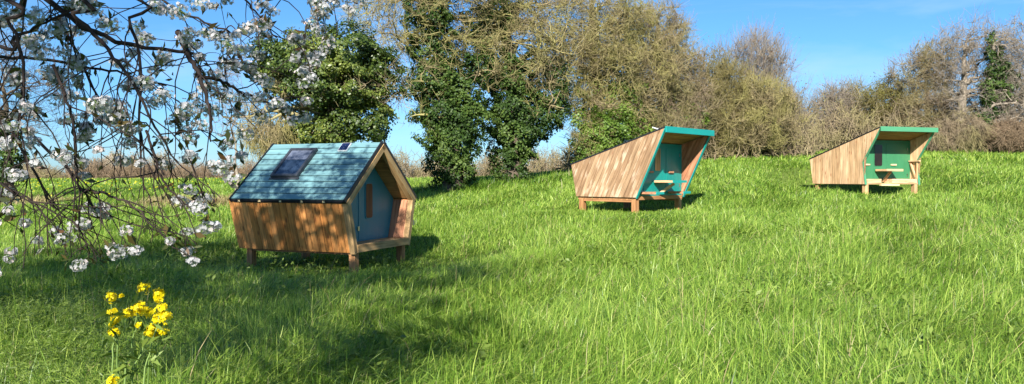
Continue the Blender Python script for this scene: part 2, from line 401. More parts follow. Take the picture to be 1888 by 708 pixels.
# ------------------------------------------------------------------ board building
class MB:
    def __init__(s): s.v=[]; s.f=[]; s.g=[]; s.r=[]
    def prism(s, pts, off, grain, rnd=None):
        pts = [Vector(p) for p in pts]; off = Vector(off); gr = Vector(grain).normalized()
        nn = Vector((0,0,0))
        for i in range(len(pts)):
            a, b_ = pts[i], pts[(i+1)%len(pts)]
            nn += a.cross(b_)
        if nn.dot(off) > 0: pts = pts[::-1]
        k = len(pts); b0 = len(s.v); top = [p+off for p in pts]
        cen = sum(pts, Vector((0,0,0)))/k
        s.v += pts+top
        s.f.append([b0+i for i in range(k)]); s.f.append([b0+k+i for i in reversed(range(k))])
        for i in range(k):
            j = (i+1)%k; s.f.append([b0+j, b0+i, b0+k+i, b0+k+j])
        ac = off.cross(gr)
        if ac.length < 1e-6: ac = gr.orthogonal()
        ac.normalize(); n3 = gr.cross(ac)
        o1, o2 = random.uniform(0,40), random.uniform(0,40)
        for p in pts+top:
            s.g.append((p.dot(gr)+o1, (p-cen).dot(ac)+o2, (p-cen).dot(n3)+o2))
        r = random.random() if rnd is None else rnd
        s.r += [r]*(2*k)
    def box(s, a, b_, grain=(1,0,0), rnd=None):
        (x0,y0,z0),(x1,y1,z1) = a, b_
        s.prism([(x0,y0,z0),(x1,y0,z0),(x1,y1,z0),(x0,y1,z0)], (0,0,z1-z0), grain, rnd)
    def beam(s, p0, p1, w, h, up=(0,0,1)):
        p0=Vector(p0); p1=Vector(p1); d=(p1-p0).normalized(); sd=d.cross(Vector(up)).normalized(); u=sd.cross(d)
        c=[p0+sd*w/2*a+u*h/2*b_ for a,b_ in ((1,1),(-1,1),(-1,-1),(1,-1))]
        s.prism(c, p1-p0, d)
    def planks(s, poly, o, ax, ay, off, long2, width, gap=.006, start=0., steps=None):
        """poly in 2D (along ax, ay); boards run along the 2D direction long2"""
        o=Vector(o); ax=Vector(ax); ay=Vector(ay); l=Vector(long2).normalized(); pr=Vector((-l.y,l.x))
        ts=[Vector(p).dot(pr) for p in poly]; t=min(ts)+start
        while t < max(ts)-1e-4:
            a, b_ = t+gap/2, t+width-gap/2
            q=[Vector(p) for p in poly]
            for lim, sg in ((a,1),(b_,-1)):
                r=[]
                for i in range(len(q)):
                    A,B=q[i],q[(i+1)%len(q)]; da=sg*(A.dot(pr)-lim); db=sg*(B.dot(pr)-lim)
                    if da>=0: r.append(A)
                    if (da>=0)!=(db>=0): r.append(A+(B-A)*(da/(da-db)))
                q=r
                if not q: break
            if len(q)>=3:
                s.prism([o+ax*p.x+ay*p.y for p in q], off, ax*l.x+ay*l.y)
            t+=width
    def build(s, name, m, parent, bevel=0):
        me=bpy.data.meshes.new(name); me.from_pydata([tuple(v) for v in s.v], [], s.f)
        a=me.attributes.new('grain','FLOAT_VECTOR','POINT'); a.data.foreach_set('vector', np.array(s.g, dtype=np.float32).ravel())
        a=me.attributes.new('rnd','FLOAT','POINT'); a.data.foreach_set('value', np.array(s.r, dtype=np.float32))
        o=link(name, me, m, parent)
        if bevel:
            b=o.modifiers.new('bevel','BEVEL'); b.width=bevel; b.segments=2; b.limit_method='ANGLE'
        return o
def one(name, m, parent, fn, bevel=0):
    b=MB(); fn(b); return b.build(name, m, parent, bevel)
def rounded(x0,x1,z0,z1,r,y,n=5):
    pts=[]
    for cx,cz,a0 in ((x1-r,z0+r,-90),(x1-r,z1-r,0),(x0+r,z1-r,90),(x0+r,z0+r,180)):
        for i in range(n+1):
            a=R(a0+90*i/n); pts.append((cx+r*math.cos(a), y, cz+r*math.sin(a)))
    return pts

# ---- cabin 1: pitched roof
c=CAB[0]
C1=empty('wooden_cabin', c['c'], R(c['a']), label='pitched-roof orange wood cabin with blue boarded roof and skylight', cat='cabin', group='sleeping cabins on the meadow')
Wf, We, He, Ha, LN, WLN = 1.0, 1.25, .885, 1.985, 2.63, 2.76
def prof(x_in=0):  # pentagon
    return [(-Wf,0),(Wf,0),(We,He),(0,Ha),(-We,He)]
sl = Vector((We-Wf,0,He)).length
for sgn in (-1,1):
    b=MB(); up=Vector((sgn*(We-Wf),0,He)).normalized()
    nrm=Vector((sgn*He,0,-(We-Wf))).normalized()
    b.planks([(.09,-.10),(WLN,-.10),(WLN,sl-.02),(.09,sl-.02)], (sgn*Wf,0,0), (0,1,0), up, nrm*.035, (0,1), .152, .011)
    b.build('side_wall', M['cedar'], C1, .002)
b=MB(); b.planks(prof(), (0,WLN,0), (1,0,0), (0,0,1), (0,.035,0), (0,1), .152); b.build('rear_wall', M['cedar'], C1)
# inner linings of the porch
b=MB(); up=Vector((We-Wf,0,He)).normalized(); nrm=Vector((He,0,-(We-Wf))).normalized()
b.planks([(.06,.03),(.50,.03),(.50,sl-.06),(.06,sl-.06)], Vector((Wf,0,0))-nrm*.03, (0,1,0), up, -nrm*.02, (0,1), .19, .008); b.build('inner_wall', M['inner'], C1, .002)
b=MB(); up=Vector((-(We-Wf),0,He)).normalized(); nrm=Vector((-He,0,-(We-Wf))).normalized()
b.planks([(.06,.03),(.50,.03),(.50,sl-.06),(.06,sl-.06)], Vector((-Wf,0,0))-nrm*.03, (0,1,0), up, -nrm*.02, (0,1), .19, .008); b.build('inner_wall', M['inner'], C1, .002)
b=MB(); b.box((-Wf+.04,.0,-.08),(Wf-.04,LN-.01,.035)); b.build('floor', M['pine'], C1)
# recessed blue panel
b=MB(); pp=[(-.97,.47,.036),(.97,.47,.036),(1.185,.47,.86),(0,.47,1.915),(-1.185,.47,.86)]
b.prism(pp,(0,.03,0),(0,0,1),.5); dpan=b.build('front_panel', M['bluedoor'], C1)
b=MB(); b.prism([(-.17,.458,.07),(.88,.458,.07),(1.02,.458,.86),(.98,.458,.98),(0,.458,1.84),(-.17,.458,1.70)],(0,.013,0),(0,0,1),.6); door=b.build('door', M['bluedoor'], C1,.003)
b=MB(); b.prism(rounded(.05,.33,.47,1.22,.07,.456),(0,-.012,0),(0,0,1),.3); w=b.build('window', M['bluedoor'], C1)
b=MB(); b.prism(rounded(.075,.305,.495,1.195,.055,.443),(0,-.006,0),(0,0,1),.3); b.build('pane', M['slot'], w)
for z in (.25,1.2):
    b=MB(); b.box((-.215,.447,z),(-.16,.4575,z+.09)); b.build('hinge', M['steel'], door)
# ceilings and roof slabs
for sgn in (-1,1):
    rv=Vector((sgn*We,0,He-Ha)).normalized(); nr=Vector((-sgn*(He-Ha),0,We)).normalized(); RL=Vector((We,0,Ha-He)).length
    apex=Vector((0,0,Ha))
    b=MB(); b.prism([apex-nr*.045+Vector((0,y,0))+rv*t for y,t in ((.05,.03),(LN,.03),(LN,RL-.03),(.05,RL-.03))], nr*.018, (0,1,0),.5); b.build('ceiling', M['ply'], C1)
    o0=apex+nr*.035
    rf=MB(); RT=RL+.045; nb=10
    for i in range(nb):
        t0=RT*i/nb+.003; t1=RT*(i+1)/nb-.011
        p=[o0+rv*t0+Vector((0,.01,0))+nr*.006, o0+rv*t0+Vector((0,LN+.04,0))+nr*.006, o0+rv*t1+Vector((0,LN+.04,0))+nr*.016, o0+rv*t1+Vector((0,.01,0))+nr*.016]
        rf.prism(p, nr*.02, (0,1,0))
    roof=rf.build('roof', M['blue'], C1, .002)
    b=MB()   # dark underlay and edge strips
    b.prism([o0-nr*.028+rv*t+Vector((0,y,0)) for y,t in ((.0,-.0),(LN+.045,-.0),(LN+.045,RT+.012),(.0,RT+.012))], nr*.03,(0,1,0),.5)
    for y0,y1 in ((-.022,.006),(LN+.045,LN+.07)):
        b.prism([o0-nr*.035+rv*t+Vector((0,y,0)) for y,t in ((y0,-.01),(y1,-.01),(y1,RT+.02),(y0,RT+.02))], nr*.085,(1,0,0),.5)
    b.build('roof_edge', M['black'], roof)
    if sgn<0:
        b=MB()
        b.prism([o0-nr*.045+rv*t+Vector((0,y,0)) for y,t in ((.0,RT-.03),(LN,RT-.03),(LN,RT+.015),(.0,RT+.015))], nr*.014,(0,1,0),.5)
        b.build('gutter', M['black'], roof)
        for k in range(5):
            y=.45+k*.5
            b=MB(); b.prism([Vector((-We-.035,y,He-.035)),Vector((-We-.035,y+.05,He-.035)),Vector((-We-.035,y+.05,He+.0)),Vector((-We-.035,y,He+.0))],(-.03,0,-.0),(1,0,0)); b.build('batten', M['slat'], C1)
        # skylight
        y0,y1=.53*LN,.78*LN; t0,t1=.14*RL,.66*RL
        def rect(y0,y1,t0,t1,h): return [o0+rv*t+Vector((0,y,0))+nr*h for y,t in ((y0,t0),(y1,t0),(y1,t1),(y0,t1))]
        b=MB(); fr=.06
        for (a0,a1,s0,s1) in ((y0,y0+fr,t0,t1),(y1-fr,y1,t0,t1),(y0+fr,y1-fr,t0,t0+fr),(y0+fr,y1-fr,t1-fr,t1)):
            b.prism(rect(a0,a1,s0,s1,.03), nr*.075,(0,1,0),.5)
        sk=b.build('skylight', M['frame'], C1, .004)
        b=MB(); b.prism(rect(y0+fr,y1-fr,t0+fr,t1-fr,.05), nr*.035,(0,1,0),.5); b.build('pane', M['glass'], sk)
        b=MB(); b.prism(rect(y0+fr+.004,y1-fr-.004,t0+fr+.004,t0+fr+(t1-t0)*.34,.0875), nr*.002,(0,1,0),.5); b.build('blind', M['blind'], sk)
        b=MB(); b.prism(rect(y0-.03,y1+.03,t1-.005,t1+.05,.03), nr*.02,(0,1,0),.5); b.build('flashing', M['frame'], sk)
        # solar panel
        y0,y1=.255*LN,.335*LN; t0,t1=.03*RL,.175*RL
        b=MB(); b.prism(rect(y0,y1,t0,t1,.036), nr*.03,(0,1,0),.5); sp=b.build('solar_panel', M['white'], C1)
        b=MB(); w2=(y1-y0-.018-.004)/2
        for q in range(2):
            for r_ in range(3):
                h3=(t1-t0-.018-.008)/3
                b.prism(rect(y0+.009+q*(w2+.004),y0+.009+q*(w2+.004)+w2,t0+.009+r_*(h3+.004),t0+.009+r_*(h3+.004)+h3,.067), nr*.003,(0,1,0),.5)
        b.build('solar_cells', M['solar'], sp)
# front trim boards
def board(p0,p1,wid,y0=-.03,y1=.09,inward=None,m='pine'):
    p0=Vector((p0[0],0,p0[1])); p1=Vector((p1[0],0,p1[1])); d=(p1-p0).normalized(); n_=Vector((-d.z,0,d.x))
    if n_.dot(Vector((inward[0],0,inward[1])))<0: n_=-n_
    b=MB(); b.prism([p0+Vector((0,y0,0)),p1+Vector((0,y0,0)),p1+n_*wid+Vector((0,y0,0)),p0+n_*wid+Vector((0,y0,0))],(0,y1-y0,0),d)
    return b
for sgn in (-1,1):
    board((sgn*(Wf+.02),-.13),(sgn*(We+.03),He),.11,inward=(-sgn,0)).build('jamb_board', M['pine'], C1,.003)
    board((sgn*(We+.045),He-.02),(0,Ha+.012),.115,y0=-.034,inward=(-sgn*.3,-1)).build('gable_board', M['pine'], C1,.003)
b=MB(); b.box((-Wf+.05,-.045,-.10),(Wf-.05,.075,.045)); b.build('sill_beam', M['pine'], C1,.003)
b=MB(); b.box((We-.09,-.05,.30),(We-.06,-.028,.40)); b.build('latch', M['steel'], C1)
def leg(C, x, y, w, zb, m, ztop=-.09):
    b=MB(); b.box((x-w/2,y-w/2,zb),(x+w/2,y+w/2,ztop),(0,0,1)); return b.build('leg', M[m], C,.004)
for x,y in ((-.88,.10),(.86,.10),(-.88,2.55),(.86,2.55)):
    leg(C1,x,y,.135,-.75,'post')
for x in (-.88,.86):
    b=MB(); b.box((x-.05,.17,-.15),(x+.05,2.48,-.09),(0,1,0)); b.build('floor_beam', M['post'], C1)

# ---- lean-to cabins
def leanto(k, label, body, wallm, long2, pw, panel, edge, kink, panel_y, table, benches, postm, tablefront):
    c=CAB[k]; C=empty('wooden_cabin', c['c'], R(c['a']), label=label, cat='cabin', group='sleeping cabins on the meadow')
    W=1.2; rb,rt,ft = body   # rear bottom y, rear top (y,z), front top (y,z)
    poly=[(0,-.03),(rb,-.03),rt,ft]+([kink] if kink else [])
    l2=long2
    for sgn in (-1,1):
        b=MB(); b.planks(poly,(sgn*W,0,0),(0,1,0),(0,0,1),(sgn*.03,0,0),l2,pw,.007); b.build('side_wall', M[wallm], C,.002)
        # inner lining near the front
        ins=[(0.03,.0),(1.3,.0),(1.3, ft[1]-(1.3-ft[0])*(ft[1]-rt[1])/(rt[0]-ft[0])-.05),(ft[0]+.05,ft[1]-.08)]+([(kink[0]+.03,kink[1])] if kink else [])
        b=MB(); b.planks(ins,(sgn*(W-.002),0,0),(0,1,0),(0,0,1),(-sgn*.025,0,0),l2,pw,.008); b.build('inner_wall', M['inner' if k==1 else wallm], C)
        # painted leading edge
        seq=[(0,-.05)]+([kink] if kink else [])+[ft]
        b=MB()
        for a,b_ in zip(seq[:-1],seq[1:]):
            A=Vector((0,a[0],a[1])); B=Vector((0,b_[0],b_[1])); d=(B-A).normalized(); nn=Vector((0,-d.z,d.y)); nn = nn if nn.y<0 else -nn
            x0=sgn*(W-.045); x1=sgn*(W+.036)
            b.prism([A+Vector((x0,0,0)),B+Vector((x0,0,0)),B+nn*.024+Vector((x0,0,0)),A+nn*.024+Vector((x0,0,0))],(x1-x0,0,0),d,.5)
        b.build('edge_board', M[edge], C,.003)
    b=MB(); b.planks([(-W,0),(W,0),(W,rt[1]),(-W,rt[1])],(0,0,0),(1,0,0),(0,0,1),(0,.03,0),(0,1),.15)
    for v in b.v:
        v.y += rb+(rt[0]-rb)*max(0,v.z)/rt[1]
    b.build('rear_wall', M[wallm], C)
    # roof
    rd=Vector((0,rt[0]-ft[0],rt[1]-ft[1])).normalized(); rn=Vector((0,-rd.z,rd.y)); RLn=(Vector((0,*rt))-Vector((0,*ft))).length
    P0=Vector((0,*ft)); OW=W+.045
    b=MB(); b.prism([P0+Vector((x,0,0))+rd*t+rn*.004 for x,t in ((-OW,0),(OW,0),(OW,RLn+.04),(-OW,RLn+.04))], rn*.032,(1,0,0),.5); roof=b.build('roof', M['black'], C)
    b=MB()
    b.planks([(-W+.03,.04),(W-.03,.04),(W-.03,RLn-.05),(-W+.03,RLn-.05)], P0-rn*.03,(1,0,0),rd,rn*.02,(1,0),.14,.005); b.build('ceiling', M['ply'], C)
    b=MB(); b.box((-OW-.01,ft[0]-.075,ft[1]-.115),(OW+.01,ft[0]-.035,ft[1]+.045)); b.build('fascia', M[edge], roof,.004)
    # floor
    fb=-.10 if k==1 else -.034
    b=MB(); b.box((-W+.03,.02,fb),(W-.03,rb-.02,.0)); b.build('floor', M[postm], C)
    # panel
    zt=ft[1]-(panel_y-ft[0])*(ft[1]-rt[1])/(rt[0]-ft[0])-.06
    b=MB(); b.box((-W+.03,panel_y,.003),(W-.03,panel_y+.03,zt),(0,0,1),.5); b.build('front_panel', M[panel], C)
    dr=[]
    for (x0,x1,z0,z1,r) in ((-.80,(.28 if k==1 else .04),.08,zt-.10,.06),((.32 if k==1 else .07),1.02,.08,zt-.10,.07)):
        b=MB(); b.prism(rounded(x0,x1,z0,z1,r,panel_y),(0,-.012,0),(0,0,1),.45); dr.append(b.build('door', M[panel], C,.002))
    wx0,wx1,wz0,wz1=(-.62,-.30,.72,1.32) if k==1 else (-.47,-.13,.62,zt-.16)
    if k==1: wx0,wx1,wz0,wz1=-.27,.0,.70,1.33
    b=MB(); b.prism(rounded(wx0-.02,wx1+.02,wz0-.02,wz1+.02,.07,panel_y-.013),(0,-.008,0),(0,0,1),.5); w=b.build('window', M[panel], dr[0])
    b=MB(); b.prism(rounded(wx0,wx1,wz0,wz1,.05,panel_y-.022),(0,-.006,0),(0,0,1),.5); b.build('pane', M['slot_tan' if k==1 else 'slot_dark'], w)
    for i,hx in enumerate((-.93,.26) if k==2 else (-.62,.42)):
        b=MB(); b.box((hx,panel_y-.06,.64),(hx+.24,panel_y-.014,.69)); b.build('handle', M['slat' if k==2 else 'inner'], dr[i],.003)
    for z in (.25,zt-.35):
        b=MB(); b.box((1.025,panel_y-.016,z),(1.05,panel_y-.002,z+.09)); b.build('hinge', M['steel'], dr[1])
    # table: top, apron edge, brace
    tx0,tx1,ty,tz,tt=table
    b=MB(); b.planks([(tx0,ty+.03),(tx1,ty+.03),(tx1,panel_y-.065),(tx0,panel_y-.065)],(0,0,tz-tt),(1,0,0),(0,1,0),(0,0,tt),(0,1),.17,.005); tb=b.build('table', M['larch_pink'], C,.003)
    b=MB(); b.box((tx0,ty,tz-tt-.004),(tx1,ty+.028,tz+.003)); b.build('table_edge', M[tablefront], tb,.002)
    xm=(tx0+tx1)/2
    b=MB(); b.beam((xm,ty+.20,tz-tt-.03),(xm,panel_y-.03,.06),.07,.06,(1,0,0)); b.build('brace', M['larch_pink'], tb)
    for (x0,x1,y0,z0,z1,e) in benches:
        b=MB(); b.box((x0,y0+.03,z0),(x1,panel_y-.02,z1)); bn=b.build('bench', M['larch_pink' if k==2 else 'inner'], C,.003)
        b=MB(); b.box((x0,y0,z0-.003),(x1,y0+.028,z1+.003)); b.build('bench_edge', M[e], bn,.002)
    # feet
    zb=-.9
    for x,y in ((-W+.09,.10),(W-.12,.10),(-W+.09,rb-.14),(W-.12,rb-.14)):
        leg(C,x,y,.145,zb,postm,fb-.001)
    for x in ((-W+.09,W-.12) if k==1 else ()):
        b=MB(); b.box((x-.05,.18,-.16),(x+.05,rb-.22,-.101),(0,1,0)); b.build('floor_beam', M[postm], C)
    return C, roof, rd, rn, P0
C2, roof2, rd, rn, P0 = leanto(1,'weathered lean-to cabin with turquoise edges and slanting boards, middle of the meadow',(2.05,(2.23,.88),(-.89,1.80)),'larch_grey',(-.89,1.83),.135,'teal','tealedge',None,.04,
       (-.38,.32,-.64,.43,.06),[(-.98,-.61,-.50,.06,.12,'tealedge'),(.40,.77,-.50,.06,.12,'tealedge')],'post','tealedge')
# tilted solar panel on a bracket
b=MB(); q=P0+rd*.42+Vector((-.75,0,0)); n2=(rn*.6+Vector((0,-1,0))*.5+Vector((0,0,.5))).normalized(); e1=Vector((1,0,0)); e2=n2.cross(e1)
b.prism([q+rn*.13+e1*a*.18+e2*t*.14 for a,t in ((-1,-1),(1,-1),(1,1),(-1,1))], n2*.025,(1,0,0),.5); sp=b.build('solar_panel', M['white'], roof2)
b=MB(); b.prism([q+rn*.13+n2*.026+e1*a*.165+e2*t*.125 for a,t in ((-1,-1),(1,-1),(1,1),(-1,1))], n2*.003,(1,0,0),.5); b.build('solar_cells', M['solar'], sp)
b=MB(); b.beam(q+rn*.03, q+rn*.14,.03,.03,(0,1,0)); b.build('bracket', M['steel'], sp)

C3, roof3, rd, rn, P0 = leanto(2,'pale knotty lean-to cabin with green edges high on the right slope',(2.62,(2.80,.90),(-.66,1.90)),'larch_pink',(0,1),.145,'green','greenedge',(.12,.76),.38,
       (-.47,.27,-.20,.50,.07),[(-1.12,-.50,.0,.0,.15,'larch_pink'),(-.02,1.12,.0,.0,.15,'larch_pink')],'post_pale','larch_pink')
b=MB(); b.box((1.07,-.10,.78),(1.17,.36,.82),(0,1,0)); b.build('ledge', M['larch_pink'], C3)
b=MB(); b.beam((1.13,.06,.16),(1.13,.34,.78),.05,.05,(1,0,0)); b.build('brace', M['larch_pink'], C3)
b=MB(); b.beam((1.13,.05,.16),(1.13,.02,.78),.05,.05,(1,0,0)); b.build('stud', M['post_pale'], C3)
b=MB(); b.box((-.55,-.06,-.085),(.25,.04,-.036)); b.build('foot_board', M['slat'], C3)

# ------------------------------------------------------------------ trees
def bez(p0, p1, d0, k, wob):
    """curves from p0 to p1 (n,3) leaving along d0 ; -> (n,k,3)"""
    n=len(p0); ln=np.linalg.norm(p1-p0,axis=1,keepdims=True); c=p0+d0*ln*.45
    t=np.linspace(0,1,k)[None,:,None]
    P=(1-t)**2*p0[:,None]+2*t*(1-t)*c[:,None]+t**2*p1[:,None]
    w=rng.normal(size=(n,k,3)); w=np.cumsum(w,axis=1); w-=w[:,:1]; w=w-t*w[:,-1:]
    return P+w*wob*ln[:,:,None]/k**.5
def sample(vols, n, shell=0.0, rough=.18):
    w=np.array([v[3]*v[4]*v[5]*(v[6] if len(v)>6 else 1) for v in vols]); w=w/w.sum()
    i=rng.choice(len(vols), n, p=w); A=np.array([v[:6] for v in vols])[i]
    d=unit(rng.normal(size=(n,3))); r=rng.random(n)**(1/3); r=shell+(1-shell)*r
    bump=1+rough*(np.sin(d[:,0]*5.1+i)+np.sin(d[:,1]*6.3+2*i)+np.sin(d[:,2]*7.7+i*.7))/1.5
    return A[:,:3]+d*A[:,3:]*(r*bump)[:,None], d
def vol(px,py,rx,ry,Y,dy=0,w=1,depth=None):
    p=at(px,py,Y+dy); m_=(Y+dy)/F
    return (p[0],p[1],p[2],rx*m_,(depth or rx*m_*.85),ry*m_,w)
def near(src, tgt, up=.0):
    """index of the closest source point, prefers ones lower than the target"""
    out=np.empty(len(tgt),int)
    for s in range(0,len(tgt),400):
        d=tgt[s:s+400,None]-src[None]; q=np.sum(d*d,-1)
        if up: q=q+up*np.maximum(0,-d[:,:,2]+.3)**2*4
        out[s:s+400]=np.argmin(q,1)
    return out
def leaves(P, size, mname, name, root, nrm=None, updir=.5):
    s=Soup(); n=len(P); d=rng.normal(size=(n,3)); 
    if nrm is not None: d=d*.55+nrm
    d[:,2]+=updir
    tone=.5+.22*np.sin(P[:,0]*1.9+P[:,2]*2.3)+rng.normal(0,.2,n)
    s.place(LEAF_V, LEAF_Q, P, d, rng.uniform(.7,1.3,n)*size, np.clip(tone,0,1)); return s.build(name, M[mname], root)
def tree(*a, **k):
    k['n3']=int(k.get('n3',900)*(.8 if k.get('n3',900)>1000 else 1))
    if k.get('n4',4)>=5: k['n4']=4
    k['tr']=k.get('tr',.008)*1.1
    return tree_(*a, **k)
def tree_(name, Y, trunk, r0, vols, label, cat='tree', bk='bark_brown', n1=14, n2=130, n3=900, n4=4, twig=.55, tr=.008, up=.3, droop=0.,
         ivy=None, ivy_n=0, ivy_m='ivy', ivy_size=.13, buds=0, bud_m='olive', bud_size=.07, group=None, limbs=None, r3=.014, budvols=None):
    pts=np.array([at(px,py,Y+(dy[0] if dy else 0)) for px,py,*dy in trunk])
    base=pts[0].copy(); base[2]=float(ground(base[0],base[1]))-.15; pts[0]=base
    root=empty(name, tuple(base), 0, label=label, cat=cat, group=group)
    k=14; t=np.linspace(0,len(pts)-1,k); T=np.stack([np.interp(t,range(len(pts)),pts[:,j]) for j in range(3)],-1)
    T[1:-1]+=rng.normal(0,.05,(k-2,3)); rad=r0*(1-.78*np.linspace(0,1,k)); rad[0]*=1.35
    ts=Soup(); ts.tubes(T[None],rad[None],10); ts.build('trunk', M['bark_dark' if ivy and Y<=34 else bk], root, True)
    V=[vol(a,b_,c_,d_,Y,*e) for a,b_,c_,d_,*e in vols] if vols else []
    if V:
        bs=Soup()
        g,_=sample(V,n1,.35); 
        if limbs: g=np.concatenate([g,[at(a,b_,Y+c_) for a,b_,c_ in limbs]])
        i=near(T[3:],g,1.2)+3
        d0=unit(unit(T[i]-T[i-1])*.7+unit(g-T[i])*.6)
        P1=bez(T[i],g,d0,10,.10); ra=np.minimum(rad[i]*.62,.16)[:,None]*(1-.93*np.linspace(0,1,10)); bs.tubes(P1,ra,6)
        tan1=unit(np.gradient(P1,axis=1)).reshape(-1,3); S1=P1.reshape(-1,3)
        g,_=sample(V,n2,.2); i=near(S1,g,.5); d0=unit(tan1[i]*.8+unit(rng.normal(size=(n2,3)))*.5)
        P2=bez(S1[i],g,d0,8,.13); r2=(np.minimum(ra.reshape(-1)[i]*.8,.055)*1.0+.008)[:,None]*(1-.65*np.linspace(0,1,8)); bs.tubes(P2,r2,4)
        S2=np.concatenate([P2.reshape(-1,3),S1[::2]]); tan2=np.concatenate([unit(np.gradient(P2,axis=1)).reshape(-1,3),tan1[::2]])
        bs.build('branches', M[bk], root)
        tw=Soup()
        g,_=sample(V,n3,.25,.25); i=near(S2,g); src=S2[i]; dd=g-src; ll=np.linalg.norm(dd,axis=1,keepdims=True); g=src+dd*np.minimum(1,1.6/ll)
        g[:,2]-=droop*.6
        d0=unit(tan2[i]+unit(rng.normal(size=(n3,3)))*.7+[0,0,up-droop])
        P3=bez(src,g,d0,6,.16); tw.tubes(P3,np.broadcast_to(r3*(1-.6*np.linspace(0,1,6)),(n3,6)),3)
        # fine twigs
        tan3=unit(np.gradient(P3,axis=1)); a=rng.integers(0,n3,n3*n4); j=rng.integers(2,6,n3*n4)
        s4=P3[a,j]; d4=unit(tan3[a,j]*.8+unit(rng.normal(size=(len(a),3)))*.75+[0,0,up-droop]); l4=rng.uniform(.5,1.3,len(a))*twig
        e4=s4+d4*l4[:,None]; e4[:,2]+=(up*.25-droop*.5)*l4
        P4=bez(s4,e4,d4,4,.10); tw.tubes(P4,np.broadcast_to(tr*(1-.55*np.linspace(0,1,4)),(len(a),4)),3)
        tw.build('twigs', M[bk], root)
        if buds:
            a=rng.integers(0,len(P4),buds); j=rng.integers(1,4,buds); B=P4[a,j]+rng.normal(0,.04,(buds,3))
            leaves(B,bud_size,bud_m,'leaves',root)
    if ivy:
        IV=[vol(a,b_,c_,d_,Y,*e) for a,b_,c_,d_,*e in ivy]
        P,d=sample(IV,ivy_n,.62,.22); 
        Pc=P+.12*np.stack([np.sin(P[:,2]*7+P[:,0]*3),np.sin(P[:,0]*8),np.sin(P[:,0]*6+P[:,2]*4)],-1)
        # leaf clumps: pull leaves towards clump centres
        nc=max(30,ivy_n//45); ci=near(Pc[:nc],Pc); Pc=Pc*.72+Pc[:nc][ci]*.28+rng.normal(0,.05,P.shape)
        leaves(Pc,ivy_size,ivy_m,'ivy',root,nrm=d)
    return root
G1='trees and thickets along the crest'
# far left ivy trunk tree
tree('ivy_clad_tree',34,[(14,338),(20,270),(14,200),(10,150)],.22,[(35,190,95,75),(60,120,80,60),(-20,120,70,70)],'bare tree with dark ivy trunk at the far left edge',bk='bark_dark',n3=420,n4=3,twig=.8,tr=.006,r3=.01,
     ivy=[(18,300,26,40),(16,250,20,30),(-5,225,24,24)],ivy_n=3500,ivy_size=.14,group=G1)
# ivy covered pollard behind cabin 1
tree('ivy_clad_tree',24,[(606,352),(612,260),(620,160),(620,110)],.40,[(640,172,85,18),(720,160,40,40),(480,230,50,45),(540,160,60,30)],'broad round ivy-smothered tree behind the pitched-roof cabin',bk='bark_brown',n1=14,n2=80,n3=380,n4=4,twig=.5,tr=.007,up=.1,
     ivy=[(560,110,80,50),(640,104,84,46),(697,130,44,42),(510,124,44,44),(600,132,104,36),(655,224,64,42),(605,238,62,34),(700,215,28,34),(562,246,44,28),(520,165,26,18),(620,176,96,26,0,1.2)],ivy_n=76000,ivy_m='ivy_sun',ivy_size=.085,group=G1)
# straw coloured drooping twigs left of it
tree('twiggy_shrub',23.6,[(505,345),(505,290),(508,235)],.10,[(500,232,48,34),(520,250,40,35)],'tangle of straw coloured drooping twigs left of the ivy tree',cat='shrub',bk='bark_straw',n1=10,n2=60,n3=420,n4=4,twig=.45,tr=.006,up=-.1,droop=.55,r3=.009,buds=900,bud_m='olive',bud_size=.05,group=G1)
tree('bare_shrub',25,[(440,350),(435,290),(430,230)],.07,[(425,210,38,60),(430,150,30,50)],'sparse leafless sapling behind the blossom left of the cabin roof',cat='shrub',bk='bark_grey',n1=8,n2=30,n3=120,n4=3,twig=.5,tr=.005,r3=.008,group=G1)
# two great ivy trunks
tree('ivy_clad_tree',31,[(836,344),(834,250),(818,160),(800,70),(795,-60)],.42,[(735,40,90,60),(790,90,80,70),(800,180,50,40),(850,-30,120,60),(875,110,60,60),(700,10,60,40),(800,210,50,40)],'tall tree with ivy column trunk nearest the pitched-roof cabin',bk='bark_straw',n1=22,n2=190,n3=1500,n4=4,twig=.6,tr=.008,up=.15,
     limbs=[(655,15,0),(700,-20,-1),(760,150,-1.5)],ivy=[(838,312,44,36),(836,262,54,46),(822,212,58,46),(855,215,46,42),(806,150,48,44),(798,90,42,44),(792,20,44,44),(800,-40,44,44),(850,165,40,40),(765,160,26,26),(875,120,24,34)],ivy_n=60000,ivy_size=.10,group=G1)
tree('ivy_clad_tree',32.5,[(946,336),(950,250),(946,150),(930,40),(925,-60)],.45,[(900,40,90,60),(960,90,110,80),(1000,165,75,45),(1020,60,80,80),(930,-40,110,60),(860,90,40,60)],'tall tree with dark ivy trunk standing second from cabin',bk='bark_straw',n1=24,n2=210,n3=1900,n4=4,twig=.65,tr=.0085,up=.1,
     limbs=[(1050,100,-1.5),(1040,200,-1),(880,-20,0)],ivy=[(946,300,38,40),(950,250,50,44),(945,200,56,46),(990,215,48,40),(1020,185,30,28),(905,110,36,54),(890,50,38,42),(940,140,44,44),(925,30,38,44),(980,130,30,36),(1030,140,22,26)],ivy_n=56000,ivy_size=.10,group=G1)
